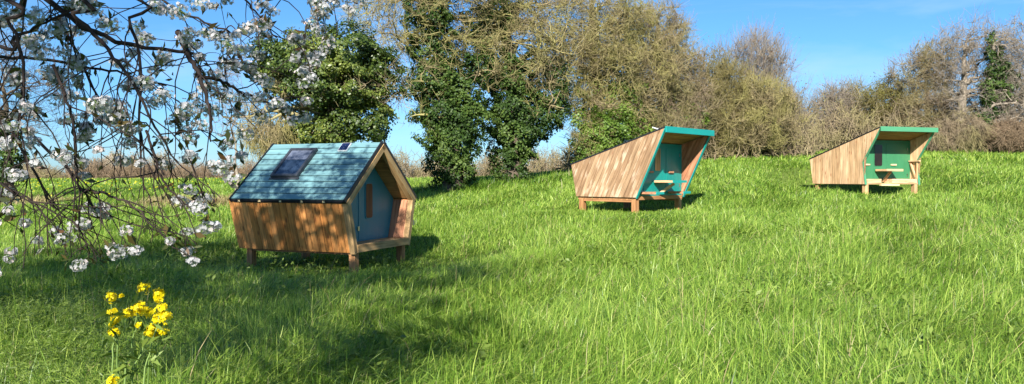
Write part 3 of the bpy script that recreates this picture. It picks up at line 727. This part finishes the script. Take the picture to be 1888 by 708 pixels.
# central thicket
tree('bare_tree',34,[(1118,318),(1112,220),(1095,120),(1090,10)],.40,[(1095,50,105,85),(1055,130,70,70),(1150,120,95,90),(1125,215,80,60),(1060,190,40,40)],'big leafless spreading tree with yellowish lichen branches in the centre',bk='bark_straw',n1=26,n2=260,n3=3600,n4=5,twig=.7,tr=.009,up=.15,buds=9000,bud_m='olive',bud_size=.05,
     ivy=[(1155,180,40,42),(1120,215,38,36),(1135,130,26,36),(1080,170,26,34),(1180,235,30,24)],ivy_n=8000,ivy_m='bush',ivy_size=.11,group=G1)
tree('bare_tree',35.5,[(1225,300),(1222,220),(1215,130),(1210,40)],.36,[(1205,75,70,62),(1240,120,60,60),(1195,170,80,70),(1260,190,55,65),(1225,240,75,38)],'leafless brown tree with reddish twig tips above the middle cabin',bk='bark_brown',n1=24,n2=240,n3=3300,n4=5,twig=.7,tr=.009,up=.45,buds=6500,bud_m='olive',bud_size=.05,
     ivy=[(1280,215,26,26),(1190,215,32,30),(1235,180,26,30)],ivy_n=5000,ivy_m='bush',ivy_size=.11,group=G1)
tree('leafy_shrub',31.5,[(1092,325),(1092,290)],.08,[(1092,260,40,40)],'bright green leafy bush at the left end of the thicket',cat='shrub',bk='bark_olive',n1=8,n2=50,n3=300,n4=3,twig=.4,
     ivy=[(1085,268,26,46),(1110,250,38,40),(1140,240,36,34),(1065,225,14,22),(1120,285,30,24)],ivy_n=15000,ivy_m='bush',ivy_size=.085,group=G1)
tree('bare_tree',37,[(1322,290),(1320,230),(1315,150)],.28,[(1312,150,42,48),(1300,200,55,60),(1330,240,55,42),(1345,170,45,50)],'rounded olive tinged tree behind the turquoise roof',bk='bark_olive',n1=20,n2=200,n3=2100,n4=5,twig=.65,tr=.009,up=.4,buds=5000,bud_m='olive',bud_size=.06,group=G1)
tree('bare_tree',38.5,[(1395,285),(1395,220),(1392,150)],.24,[(1385,115,52,42),(1425,130,34,38),(1400,180,60,50)],'slender grey tree with upright twigs against the sky',bk='bark_grey',n1=20,n2=170,n3=900,n4=4,twig=.9,tr=.0065,up=.9,buds=700,bud_m='redbud',bud_size=.08,r3=.010,group=G1)
tree('twiggy_shrub',36.5,[(1400,287),(1400,255)],.16,[(1385,235,62,45),(1430,235,48,45),(1350,255,35,28),(1400,190,55,40)],'wide tangled brown thicket between the two lean-to cabins',cat='shrub',bk='bark_straw',n1=24,n2=220,n3=2400,n4=5,twig=.6,tr=.009,up=.5,buds=6000,bud_m='olive',bud_size=.05,group=G1)
tree('twiggy_shrub',39,[(1462,285),(1462,250)],.10,[(1460,235,26,42),(1450,200,22,26)],'narrow grey twiggy bush at the thicket\'s right end',cat='shrub',bk='bark_grey',n1=12,n2=80,n3=600,n4=4,twig=.6,tr=.007,up=.7,group=G1)
# right side
tree('bare_tree',47,[(1522,284),(1522,240),(1520,190)],.20,[(1520,205,32,40),(1500,235,22,35),(1545,190,30,32)],'slim grey-green tree left of the green-edged cabin roof',bk='bark_grey',n1=16,n2=110,n3=850,n4=4,twig=.7,tr=.008,up=.4,buds=2000,bud_m='olive',bud_size=.055,group=G1)
tree('bare_tree',48,[(1578,284),(1577,240),(1575,190)],.22,[(1575,195,34,36),(1560,230,30,30),(1595,215,28,30)],'thin budding tree directly behind the green-edged cabin\'s left wall',bk='bark_olive',n1=16,n2=110,n3=850,n4=4,twig=.7,tr=.008,up=.4,buds=2200,bud_m='olive',bud_size=.055,group=G1)
tree('budding_tree',45,[(1638,282),(1638,240),(1636,200)],.24,[(1635,190,42,40),(1650,225,42,30)],'olive-gold budding tree above the green-edged roof',bk='bark_olive',n1=16,n2=140,n3=1200,n4=4,twig=.6,tr=.008,up=.3,buds=11000,bud_m='olive',bud_size=.075,group=G1)
tree('bare_tree',43.5,[(1712,278),(1710,220),(1705,150)],.28,[(1695,135,44,42),(1725,120,40,45),(1715,190,60,48),(1690,220,45,40)],'brownish leafless tree between olive tree and tall bare tree',bk='bark_brown',n1=24,n2=210,n3=2100,n4=5,twig=.7,tr=.009,up=.3,buds=1200,bud_m='redbud',bud_size=.06,group=G1)
tree('bare_tree',42,[(1772,276),(1772,220),(1775,150),(1778,80)],.32,[(1790,75,52,36),(1765,110,50,48),(1810,120,50,55),(1780,180,66,52),(1850,95,32,40)],'tallest bare tree with pale trunk at the right',bk='bark_grey',n1=30,n2=200,n3=1150,n4=3,twig=.8,tr=.0075,up=.45,group=G1)
tree('ivy_clad_tree',40.5,[(1812,276),(1815,220),(1822,150),(1830,70)],.30,[(1860,100,36,55),(1862,180,45,50),(1835,220,40,35)],'bare tree with green ivy climbing its upper trunk at right',bk='bark_grey',n1=24,n2=160,n3=990,n4=3,twig=.7,tr=.0075,up=.3,
     ivy=[(1818,225,16,40),(1822,165,14,34),(1830,110,13,34),(1826,75,7,18),(1845,160,24,9),(1852,140,18,8),(1845,180,22,8),(1815,262,24,16),(1850,205,16,8),(1840,128,20,10)],ivy_n=15000,ivy_m='ivy',ivy_size=.12,group=G1)
tree('bare_tree',41,[(1905,276),(1900,220),(1895,150)],.28,[(1885,120,30,40),(1890,200,45,50),(1930,150,50,70)],'leafless tree cut by the right edge of the photo',bk='bark_grey',n1=20,n2=140,n3=1100,n4=4,twig=.8,tr=.0075,up=.2,
     ivy=[(1883,182,16,11),(1900,176,20,14)],ivy_n=2200,ivy_size=.12,group=G1)
tree('twiggy_shrub',40,[(1745,274),(1745,255)],.12,[(1735,250,45,24),(1775,235,45,30)],'low tangle of arching bare twigs right of the green-edged cabin',cat='shrub',bk='bark_brown',n1=18,n2=120,n3=560,n4=4,twig=.7,tr=.009,up=-.1,droop=.25,group=G1)
tree('twiggy_shrub',39.5,[(1862,278),(1862,258)],.12,[(1858,250,38,26),(1890,255,34,22)],'low russet bramble thicket in the right corner of the crest',cat='shrub',bk='bark_red',n1=18,n2=120,n3=1300,n4=4,twig=.5,tr=.009,up=.1,droop=.1,buds=500,bud_m='redbud',bud_size=.06,group=G1)
# far scrub & pale willows
for i,(px,Y,rx,ry,py,lab) in enumerate(((212,95,17,24,300,'pale weeping willow far off across the left field'),(244,97,12,20,304,'small pale willow right of the bigger willow, far off'),(300,99,11,16,310,'faint pinkish far tree just left of the blossom curtain end'),(60,110,18,14,318,'low far grey tree near the left ivy trunk'))):
    tree('distant_tree',Y,[(px,338),(px,py+10),(px,py-10)],.22,[(px,py,rx,ry)],lab,bk='bark_pale',n1=10,n2=40,n3=420,n4=3,twig=1.3,tr=.02,up=.3,droop=.5 if i<2 else 0,r3=.03,buds=1600,bud_m='olive',bud_size=.16,group='faint trees far beyond the field')
def scrub(x0,x1,Y,h,n,bk,label,z_off=0):
    s=Soup(); px=rng.uniform(x0,x1,n); Yv=Y+rng.uniform(-4,4,n); X=(px-HX)/F*Yv
    z=ground(X,Yv); hh=h*(.65+.45*np.sin(px/23.)*np.sin(px/9.+1)+rng.uniform(-.2,.3,n))
    p0=np.stack([X,Yv,z-.1],-1); p1=p0+np.stack([rng.normal(0,.5,n),rng.normal(0,.5,n),np.maximum(hh,.3)],-1)
    P=bez(p0,p1,unit(rng.normal(size=(n,3))*.4+[0,0,1]),5,.18); s.tubes(P,np.broadcast_to(.03*(1-.6*np.linspace(0,1,5)),(n,5)),3)
    a=rng.integers(0,n,n*5); j=rng.integers(1,5,n*5); q=P[a,j]; e=q+unit(rng.normal(size=(n*5,3))+[0,0,.5])*rng.uniform(.3,.9,(n*5,1))
    s.tubes(np.stack([q,(q+e)/2+rng.normal(0,.05,q.shape),e],1),np.broadcast_to([.018,.014,.008],(n*5,3)),3)
    tag(s.build('scrub',M[bk]),label,'scrub',kind='stuff')
scrub(130,345,75,1.6,1800,'bark_red','reddish scrub along the far edge of the left field')
scrub(700,1060,62,2.0,1200,'bark_brown','pale pinkish scrub beyond the crest seen between trunks')
scrub(345,700,80,1.7,1500,'bark_red','far brown scrub behind the pitched-roof cabin')
scrub(-60,130,78,1.2,800,'bark_brown','brown scrub on the far left field edge')
scrub(1050,1500,40,1.8,1500,'bark_brown','dense undergrowth twigs under the central thicket')
scrub(1480,1960,46,2.6,2600,'bark_brown','undergrowth twigs under the right hand trees')
# leaf litter / undergrowth around ivy trunks
s=Soup(); n=2600; px=np.concatenate([rng.uniform(765,900,n//2),rng.uniform(880,1060,n//2)]); Yv=rng.normal(31.5,.7,n); X=(px-HX)/F*Yv
blades(X,Yv,.42,.03,2,s,-.25); tag(s.build('grass_fringe',M['grass']),'dark coarse grass around the two ivy trunks','grass',kind='stuff')

# distant hills
hx=np.linspace(-1900,300,400); hz=np.array([9+6*math.sin(x/170.)+4*math.sin(x/61.+1)+1.6*math.sin(x/9.)+1.2*math.sin(x/4.3) for x in hx])*.55
V=[];Q=[]
for i,(x,z) in enumerate(zip(hx,hz)):
    V+= [(x,1500,-9),(x,1530,max(0.5,z)+1.5),(x,1700,-9)]
    if i: b0=3*(i-1); Q+= [(b0,b0+3,b0+4,b0+1),(b0+1,b0+4,b0+5,b0+2)]
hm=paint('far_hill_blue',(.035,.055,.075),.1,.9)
tag(mesh_np('hills',V,Q,hm),kind='structure',label='low wooded hills on the far horizon',cat='hills')

# ------------------------------------------------------------------ cherry tree
tb=np.array([-7.6,3.4,0]); tb[2]=float(ground(tb[0],tb[1]))
CH=empty('cherry_tree',tuple(tb),0,label='blossoming white cherry with dark drooping branches at upper left',cat='tree')
T=np.array([tb+[0,0,-.1],tb+[.05,.05,.8],tb+[.2,.1,1.7],tb+[.35,.25,2.6],tb+[.5,.5,3.6],tb+[.7,.9,5.2],tb+[.8,1.2,6.8]])
k=14; t=np.linspace(0,6,k); T=np.stack([np.interp(t,range(7),T[:,j]) for j in range(3)],-1); rad=.30*(1-.75*np.linspace(0,1,k)); rad[0]*=1.3
s=Soup(); s.tubes(T[None],rad[None],12); s.build('trunk',M['bark_cherry'],CH,True)
CV=[(-5.2,-.6,5.5,2.5,1.7,.8,.9),(-3.4,-1.0,4.6,1.7,1.1,.6,1.2),(-3.5,2.9,5.6,1.8,2.2,.8,.9),(-2.9,.5,4.0,1.8,1.2,.55,1.6),(-7.2,3.0,6.3,4.4,4.6,1.7,1),(-4.8,2.4,5.6,2.6,3.0,1.1,1.1),(-8.8,4.8,5.8,3.0,3.2,1.5,.9),(-5.2,6.0,6.1,2.4,2.6,1.0,.7)]  # crown out of view; several volumes added to shade hanging blossom and grass
g,_=sample(CV,26,.3); i=near(T[5:],g,1.)+5; P1=bez(T[i],g,unit(unit(g-T[i])+[0,0,.5]),10,.09); ra=(rad[i]*.6)[:,None]*(1-.8*np.linspace(0,1,10))
g,_=sample(CV,260,.2); S1=P1.reshape(-1,3); i=near(S1,g,.3); P2=bez(S1[i],g,unit(g-S1[i]+rng.normal(0,.3,g.shape)),7,.12)
s=Soup(); s.tubes(P1,ra,6); s.tubes(P2,np.broadcast_to(.022*(1-.65*np.linspace(0,1,7)),(260,7)),4); s.build('branches',M['bark_cherry'],CH)
g,_=sample(CV,2600,.15,.3); S2=P2.reshape(-1,3); i=near(S2,g); P3=bez(S2[i],g,unit(g-S2[i]+[0,0,-.2]),4,.1)
s=Soup(); s.tubes(P3,np.broadcast_to(.006*(1-.5*np.linspace(0,1,4)),(2600,4)),3); s.build('twigs',M['bark_cherry'],CH)
C_=np.concatenate([P3[:,3],P3[:,2],P3[:1600,1]]); C_=C_[fbm(C_[:,0],C_[:,1],1.1,2)>-.55]
s=Soup(); nf=9; P=np.repeat(C_,nf,0)+rng.normal(0,.075,(len(C_)*nf,3)); s.place(FL_V,FL_Q,P,rng.normal(size=P.shape),.036,rng.random(len(P))); s.build('blossom',M['petal'],CH)
# low drooping limbs in view : (points px,py,depth), start radius
hub=T[8]
guides=[
 ([(-60,20,3.4),(60,-12,3.3),(150,45,3.3),(235,82,3.3),(345,97,3.35),(378,103,3.4)],.020),
 ([(-80,100,3.9),(0,106,3.8),(80,110,3.7),(165,124,3.6),(235,138,3.5),(310,160,3.4)],.013),
 ([(-60,215,3.2),(0,222,3.2),(55,245,3.15),(105,292,3.1),(150,345,3.1),(190,410,3.1)],.012),
 ([(90,-30,3.0),(140,30,3.0),(195,85,3.0),(245,150,3.0),(285,230,3.0),(330,300,3.05)],.013),
 ([(330,60,3.4),(350,100,3.35),(372,150,3.3),(390,210,3.3),(388,262,3.3)],.015),
 ([(365,140,3.3),(410,150,3.4),(450,172,3.5),(500,190,3.6),(560,208,3.7)],.010),
 ([(-40,-30,2.8),(20,40,2.8),(45,120,2.8),(40,200,2.8),(30,280,2.85)],.011),
 ([(200,-30,3.2),(240,40,3.15),(262,130,3.1),(258,220,3.1),(262,320,3.1),(266,352,3.1)],.010),
 ([(60,-40,3.5),(115,40,3.5),(150,110,3.5),(190,190,3.5),(240,250,3.5),(300,300,3.5)],.010),
 ([(-60,300,3.0),(10,345,3.0),(60,372,3.0),(120,400,3.0),(170,440,3.0)],.007),
 ([(150,350,3.1),(200,360,3.0),(240,378,2.95),(285,420,2.9),(320,455,2.9),(355,474,2.85)],.006),
 ([(380,-40,3.8),(440,-10,3.8),(480,30,3.8),(510,70,3.8)],.010),
 ([(480,-60,4.0),(540,-20,4.0),(590,10,4.0),(602,26,4.0)],.007),
 ([(250,-40,3.6),(300,0,3.6),(370,40,3.6),(430,60,3.6),(470,70,3.6)],.010),
 ([(560,-60,4.4),(620,-20,4.4),(660,8,4.4)],.008),
 ([(-60,60,3.2),(30,66,3.2),(90,42,3.2),(180,-5,3.2)],.013),
 ([(270,240,3.0),(300,330,3.0),(345,380,3.0),(380,395,3.0)],.006),
 ([(20,230,3.3),(70,330,3.3),(105,400,3.3),(110,455,3.3)],.007),
 ([(100,120,2.9),(130,200,2.9),(140,290,2.9),(145,350,2.9),(146,470,2.9)],.007),
]
limb=[]; SR=[]
def resample(P,k):
    P=np.array(P); n=len(P)
    # catmull-rom
    ext=np.vstack([2*P[0]-P[1],P,2*P[-1]-P[-2]]); out_=[]
    for q in np.linspace(0,n-1-1e-6,k):
        i=int(q); f=q-i; p=ext[i:i+4]
        out_.append(.5*((2*p[1])+(-p[0]+p[2])*f+(2*p[0]-5*p[1]+4*p[2]-p[3])*f*f+(-p[0]+3*p[1]-3*p[2]+p[3])*f**3))
    return np.array(out_)
for pts,r in guides:
    W=[at(*p) for p in pts]
    first=W[0]
    offscreen = pts[0][0]<0 or pts[0][1]<0
    if offscreen:
        mid=first*.55+hub*.45+[0,0,.55]
        W=[hub,mid]+W
    P=resample(W,30); P[1:]+=rng.normal(0,.0035,(29,3)); limb.append(P); SR.append(r)
s=Soup()
for P,r in zip(limb,SR):
    f=np.linspace(1,0,30)**.8
    rr=r*(.22+.72*f); s.tubes(P[None],rr[None],7)
DL=s
LIMX=[-100,0,150,240,300,345,400,440,480,560,600,660,700]; LIMY=[520,505,492,482,440,470,425,350,235,222,110,35,-10]
def pxof(p): return HX+F*p[0]/p[1], HY-F*(p[2]-EYE)/p[1]
tw=[]; tips=[]
def droopy(p, d, ln, k=9, g=.22):
    P=[p.copy()]; d=unit(d); st=ln/(k-1)
    for i in range(k-1):
        d=unit(d+np.array([0,0,-g])+rng.normal(0,.17,3)*[1,.6,1]); q=P[-1]+d*st
        x,y=pxof(q)
        if y>np.interp(x,LIMX,LIMY)-4 or q[1]<2.3: break
        P.append(q)
    if len(P)<3: return None
    return resample(P,k)
for P in limb:
    vis=[p for p in P if -60<pxof(p)[0]<720 and -60<pxof(p)[1]<500]
    if len(vis)<2: continue
    seg=np.sum(np.linalg.norm(np.diff(vis,axis=0),axis=1)); n=int(4+seg*4.8)
    for _ in range(n):
        i=rng.integers(0,len(vis)-1); p=vis[i]*1.0; tn=unit(vis[i+1]-vis[i])
        q=droopy(p, tn*.8+rng.normal(0,.65,3)*[1,.8,.7]+[.15,0,.1], rng.uniform(.18,.75), g=rng.uniform(.05,.4))
        if q is not None: tw.append(q)
tw2=[]
for q0 in tw:
    for _ in range(2):
        i=rng.integers(2,8); q=droopy(q0[i], unit(q0[i]-q0[i-1])+rng.normal(0,.7,3), rng.uniform(.06,.24), g=.1)
        if q is not None: tw2.append(q)
s=DL; A=np.array(tw); s.tubes(A,np.broadcast_to(.0031*(1-.45*np.linspace(0,1,9)),(len(A),9)),5)
A2=np.array(tw2); s.tubes(A2,np.broadcast_to(.0019*(1-.4*np.linspace(0,1,9)),(len(A2),9)),4)
# spur bumps
s.build('drooping_branches',M['bark_cherry'],CH)
cl=[]
for q in tw+tw2:
    x,y=pxof(q[-1]); pr=.95 if y<150 else (.60 if y<300 else .24)
    if abs(y-np.interp(x,LIMX,LIMY))<35: pr*=.5
    if len(q) and rng.random()<pr*(1 if q is tw[0] or np.linalg.norm(q[-1]-q[0])>.16 else .45): cl.append(q[-1])
    if rng.random()<pr*.22: cl.append(q[rng.integers(3,8)])
for px,py,Y in ((190,183,2.6),(180,190,2.6),(65,78,3.4),(80,88,3.3),(50,70,3.4),(165,12,3.0),(150,5,3.2),(305,15,3.3),(330,20,3.3),(290,5,3.3),(400,65,3.4),(420,80,3.4),(385,60,3.5),(440,60,3.4),(460,50,3.5),(430,90,3.5),(475,180,3.5),(500,195,3.6),(530,200,3.6),(555,212,3.7),(450,175,3.5),(425,178,3.4),(565,215,3.8),(90,130,3.4),(100,140,3.4),(190,75,3.2),(370,5,3.4),(395,10,3.6),(490,40,3.8),(505,20,3.8),(600,28,4.0),(640,12,4.4),(655,20,4.4),(355,478,2.85),(312,440,2.9),(385,415,3.0),(398,412,3.0),(372,420,3.1),(305,100,3.3),(340,70,3.3),(350,60,3.3),(230,225,3.0),(240,235,3.0),(150,300,3.0),(155,320,3.0),(15,475,3.1),(15,385,3.0),(20,460,3.0),(210,455,2.9),(145,485,2.9),(68,440,3.2),(118,435,3.0),(300,255,3.2),(350,280,3.1),(410,310,3.2),(430,325,3.2),(395,300,3.2)):
    cl.append(at(px,py,Y))
cl=np.array(cl); print('clusters',len(cl),'twigs',len(tw),len(tw2))
s=Soup(); lf=Soup(); pd=Soup()
for c_ in cl:
    rr=rng.uniform(.016,.036)*(1.3 if pxof(c_)[1]<230 else 1); n=int(14+rr*900*rng.uniform(.8,1.2))
    el=np.array([1.25,1,.85]); d=unit(rng.normal(size=(n,3))); P=c_+d*el*(rr*rng.uniform(.6,1.05,(n,1)))+[0,0,-.008]
    s.place(FL_V,FL_Q,P,d+rng.normal(0,.35,(n,3)),rng.uniform(.0078,.0105,n),rng.random(n))
    pd.tubes(np.stack([np.tile(c_,(n,1)),(P+c_)/2,P],1),np.full((n,3),.0007),3,rng.random(n))
    if rng.random()<.55:
        m_=int(rng.integers(2,6)); d=unit(rng.normal(size=(m_,3))); lf.place(LEAF_V*[.55,1,1],LEAF_Q,c_+d*.04,rng.normal(size=(m_,3)),rng.uniform(.035,.06,m_),rng.random(m_))
for q in tw2+tw:
    if rng.random()<.3: lf.place(LEAF_V*[.5,1,1],LEAF_Q,q[-1][None]+rng.normal(0,.012,(2,3)),rng.normal(size=(2,3)),.035,rng.random(2))
s.build('hanging_blossom',M['petal'],CH); lf.build('leaves',M['chleaf'],CH); pd.build('flower_stalks',M['stem'],CH)

# ------------------------------------------------------------------ yellow flowering plants
def rape(stems, heads, Y, label):
    base=at(stems[0][0][0],760,Y); base[2]=float(ground(base[0],base[1]))
    root=empty('rapeseed_plant',tuple(base),0,label=label,cat='flowering plant',group='yellow flowering plants in the foreground')
    s=Soup(); lv=Soup()
    for pts in stems:
        W=[at(px,py,Y+dy) for px,py,dy in pts]; b0=W[0].copy(); b0[2]=float(ground(b0[0],b0[1])); b0[0]+=(base[0]-b0[0])*.5
        P=resample([b0]+W,14); P[1:]+=rng.normal(0,.004,(13,3)); s.tubes(P[None],(.0055*(1-.6*np.linspace(0,1,14)))[None],6,np.array([rng.random()]))
        for j in rng.integers(1,13,16):
            q=P[j]; d=unit(rng.normal(size=3)*[1,1,.4]); 
            lv.place(LEAF_V*[.3,1,1],LEAF_Q,(q+d*.04)[None],rng.normal(size=(1,3))+[0,0,.6],rng.uniform(.07,.12),rng.random(1))
    s.build('stems',M['stem'],root); lv.build('leaves',M['weed'],root)
    for px,py,r,dy in heads:
        c_=at(px,py,Y+dy); n=int(9+r*3.2); h=Soup(); rr=r*Y/F
        d=unit(rng.normal(size=(n,3))+[0,0,.3]); P=c_+d*rr*rng.uniform(.3,1.35,(n,1))*[1,1,.8]
        h.place(petals(4,1,.15)[0],petals(4,1,.15)[1],P,d+rng.normal(0,.3,(n,3)),rng.uniform(.010,.015,n),rng.random(n)); h.build('flower_head',M['yellow'],root)
Yp=3.9
rape([[(206,700,0),(206,620,0),(204,545,0)],[(214,690,0),(212,620,.03),(206,575,.03)]],[(205,549,10,0),(206,577,8,0),(213,588,9,.02),(204,598,6,0),(208,614,8,0),(222,546,2,0)],Yp,'left slim stem of small yellow flower heads')
rape([[(225,700,.05),(240,640,.05),(246,600,.05),(250,575,.05)],[(240,700,.1),(262,640,.1),(258,560,.1),(266,535,.1)]],[(264,533,11,.1),(235,578,11,.05),(258,572,15,.05),(272,577,9,.08),(251,601,4,.05),(252,570,9,.06)],Yp+.05,'middle yellow plant with topmost flower head')
rape([[(262,705,0),(275,650,0),(288,600,0),(292,550,0)],[(268,705,.05),(285,640,.05),(298,610,.05)]],[(292,541,9,0),(290,550,9,0),(295,571,10,0),(299,585,14,0),(289,588,10,.04),(280,605,8,.03),(298,614,9,.05),(272,616,7,.05),(284,620,5,.05)],Yp-.05,'right yellow plant with largest flower heads')
rape([[(204,770,0),(205,712,0)]],[(202,704,9,0)],Yp-.2,'low yellow flower cut by the bottom edge of the photo')

# ------------------------------------------------------------------ light, sky, camera
SA, SE = R(10), R(30.5)
sv=Vector((-math.sin(SA)*math.cos(SE), -math.cos(SA)*math.cos(SE), math.sin(SE)))
sd=bpy.data.lights.new('sun','SUN'); sd.energy=5.0; sd.angle=R(.53); sd.color=(1,.95,.86)
so=bpy.data.objects.new('sun',sd); COL.objects.link(so); so.rotation_euler=sv.to_track_quat('Z','Y').to_euler(); so.location=(0,0,30)
w=bpy.data.worlds.new('World'); scene.world=w; w.use_nodes=True; nt=w.node_tree; nt.nodes.clear()
out=nt.nodes.new('ShaderNodeOutputWorld'); bg=nt.nodes.new('ShaderNodeBackground'); bg.inputs['Strength'].default_value=.062
sky=nt.nodes.new('ShaderNodeTexSky'); sky.sky_type='NISHITA'; sky.sun_disc=False; sky.sun_elevation=SE; sky.sun_rotation=math.pi+SA
sky.air_density=1.0; sky.dust_density=.3; sky.ozone_density=4.0; sky.altitude=300
tc=nt.nodes.new('ShaderNodeTexCoord'); mp=nt.nodes.new('ShaderNodeMapping'); mp.inputs['Scale'].default_value=(1.6,1.6,7)
nt.links.new(tc.outputs['Generated'],mp.inputs['Vector'])
nz=N(nt,'ShaderNodeTexNoise',Scale=2.2,Detail=6.0,Roughness=.55,Distortion=.4); nt.links.new(mp.outputs[0],nz.inputs['Vector'])
cf=ramp(nt,nz.outputs['Fac'],[(.47,(0,0,0)),(.78,(.34,.34,.34))])
hs=nt.nodes.new('ShaderNodeHueSaturation'); hs.inputs['Saturation'].default_value=1.2; hs.inputs['Value'].default_value=1.15; nt.links.new(sky.outputs[0],hs.inputs['Color'])
sx=nt.nodes.new('ShaderNodeSeparateXYZ'); nt.links.new(tc.outputs['Generated'],sx.inputs[0])
hz_=ramp(nt,sx.outputs['Z'],[(.0,(.42,.64,.95)),(.12,(.62,.82,1.0)),(.35,(.95,1.0,1.0))])
skyc=mixc(nt,1.0,hs.outputs[0],hz_,'MULTIPLY')
col=mixc(nt,cf,skyc,(6.0,6.9,8.2))
nt.links.new(col,bg.inputs['Color']); nt.links.new(bg.outputs[0],out.inputs['Surface'])

cam=bpy.data.cameras.new('camera'); cam.sensor_width=36; cam.lens=36*F/1888; cam.clip_end=6000; cam.clip_start=.05
co=bpy.data.objects.new('camera',cam); COL.objects.link(co); co.location=(0,0,EYE)
co.rotation_euler=(R(90)-math.atan((354-HY)/F),0,0); scene.camera=co
scene.view_settings.view_transform='Standard'; scene.view_settings.look='None'; scene.view_settings.gamma=1; scene.view_settings.exposure=1.22
scene.view_settings.use_curve_mapping=False
scene.cycles.max_bounces=6; scene.cycles.transparent_max_bounces=4
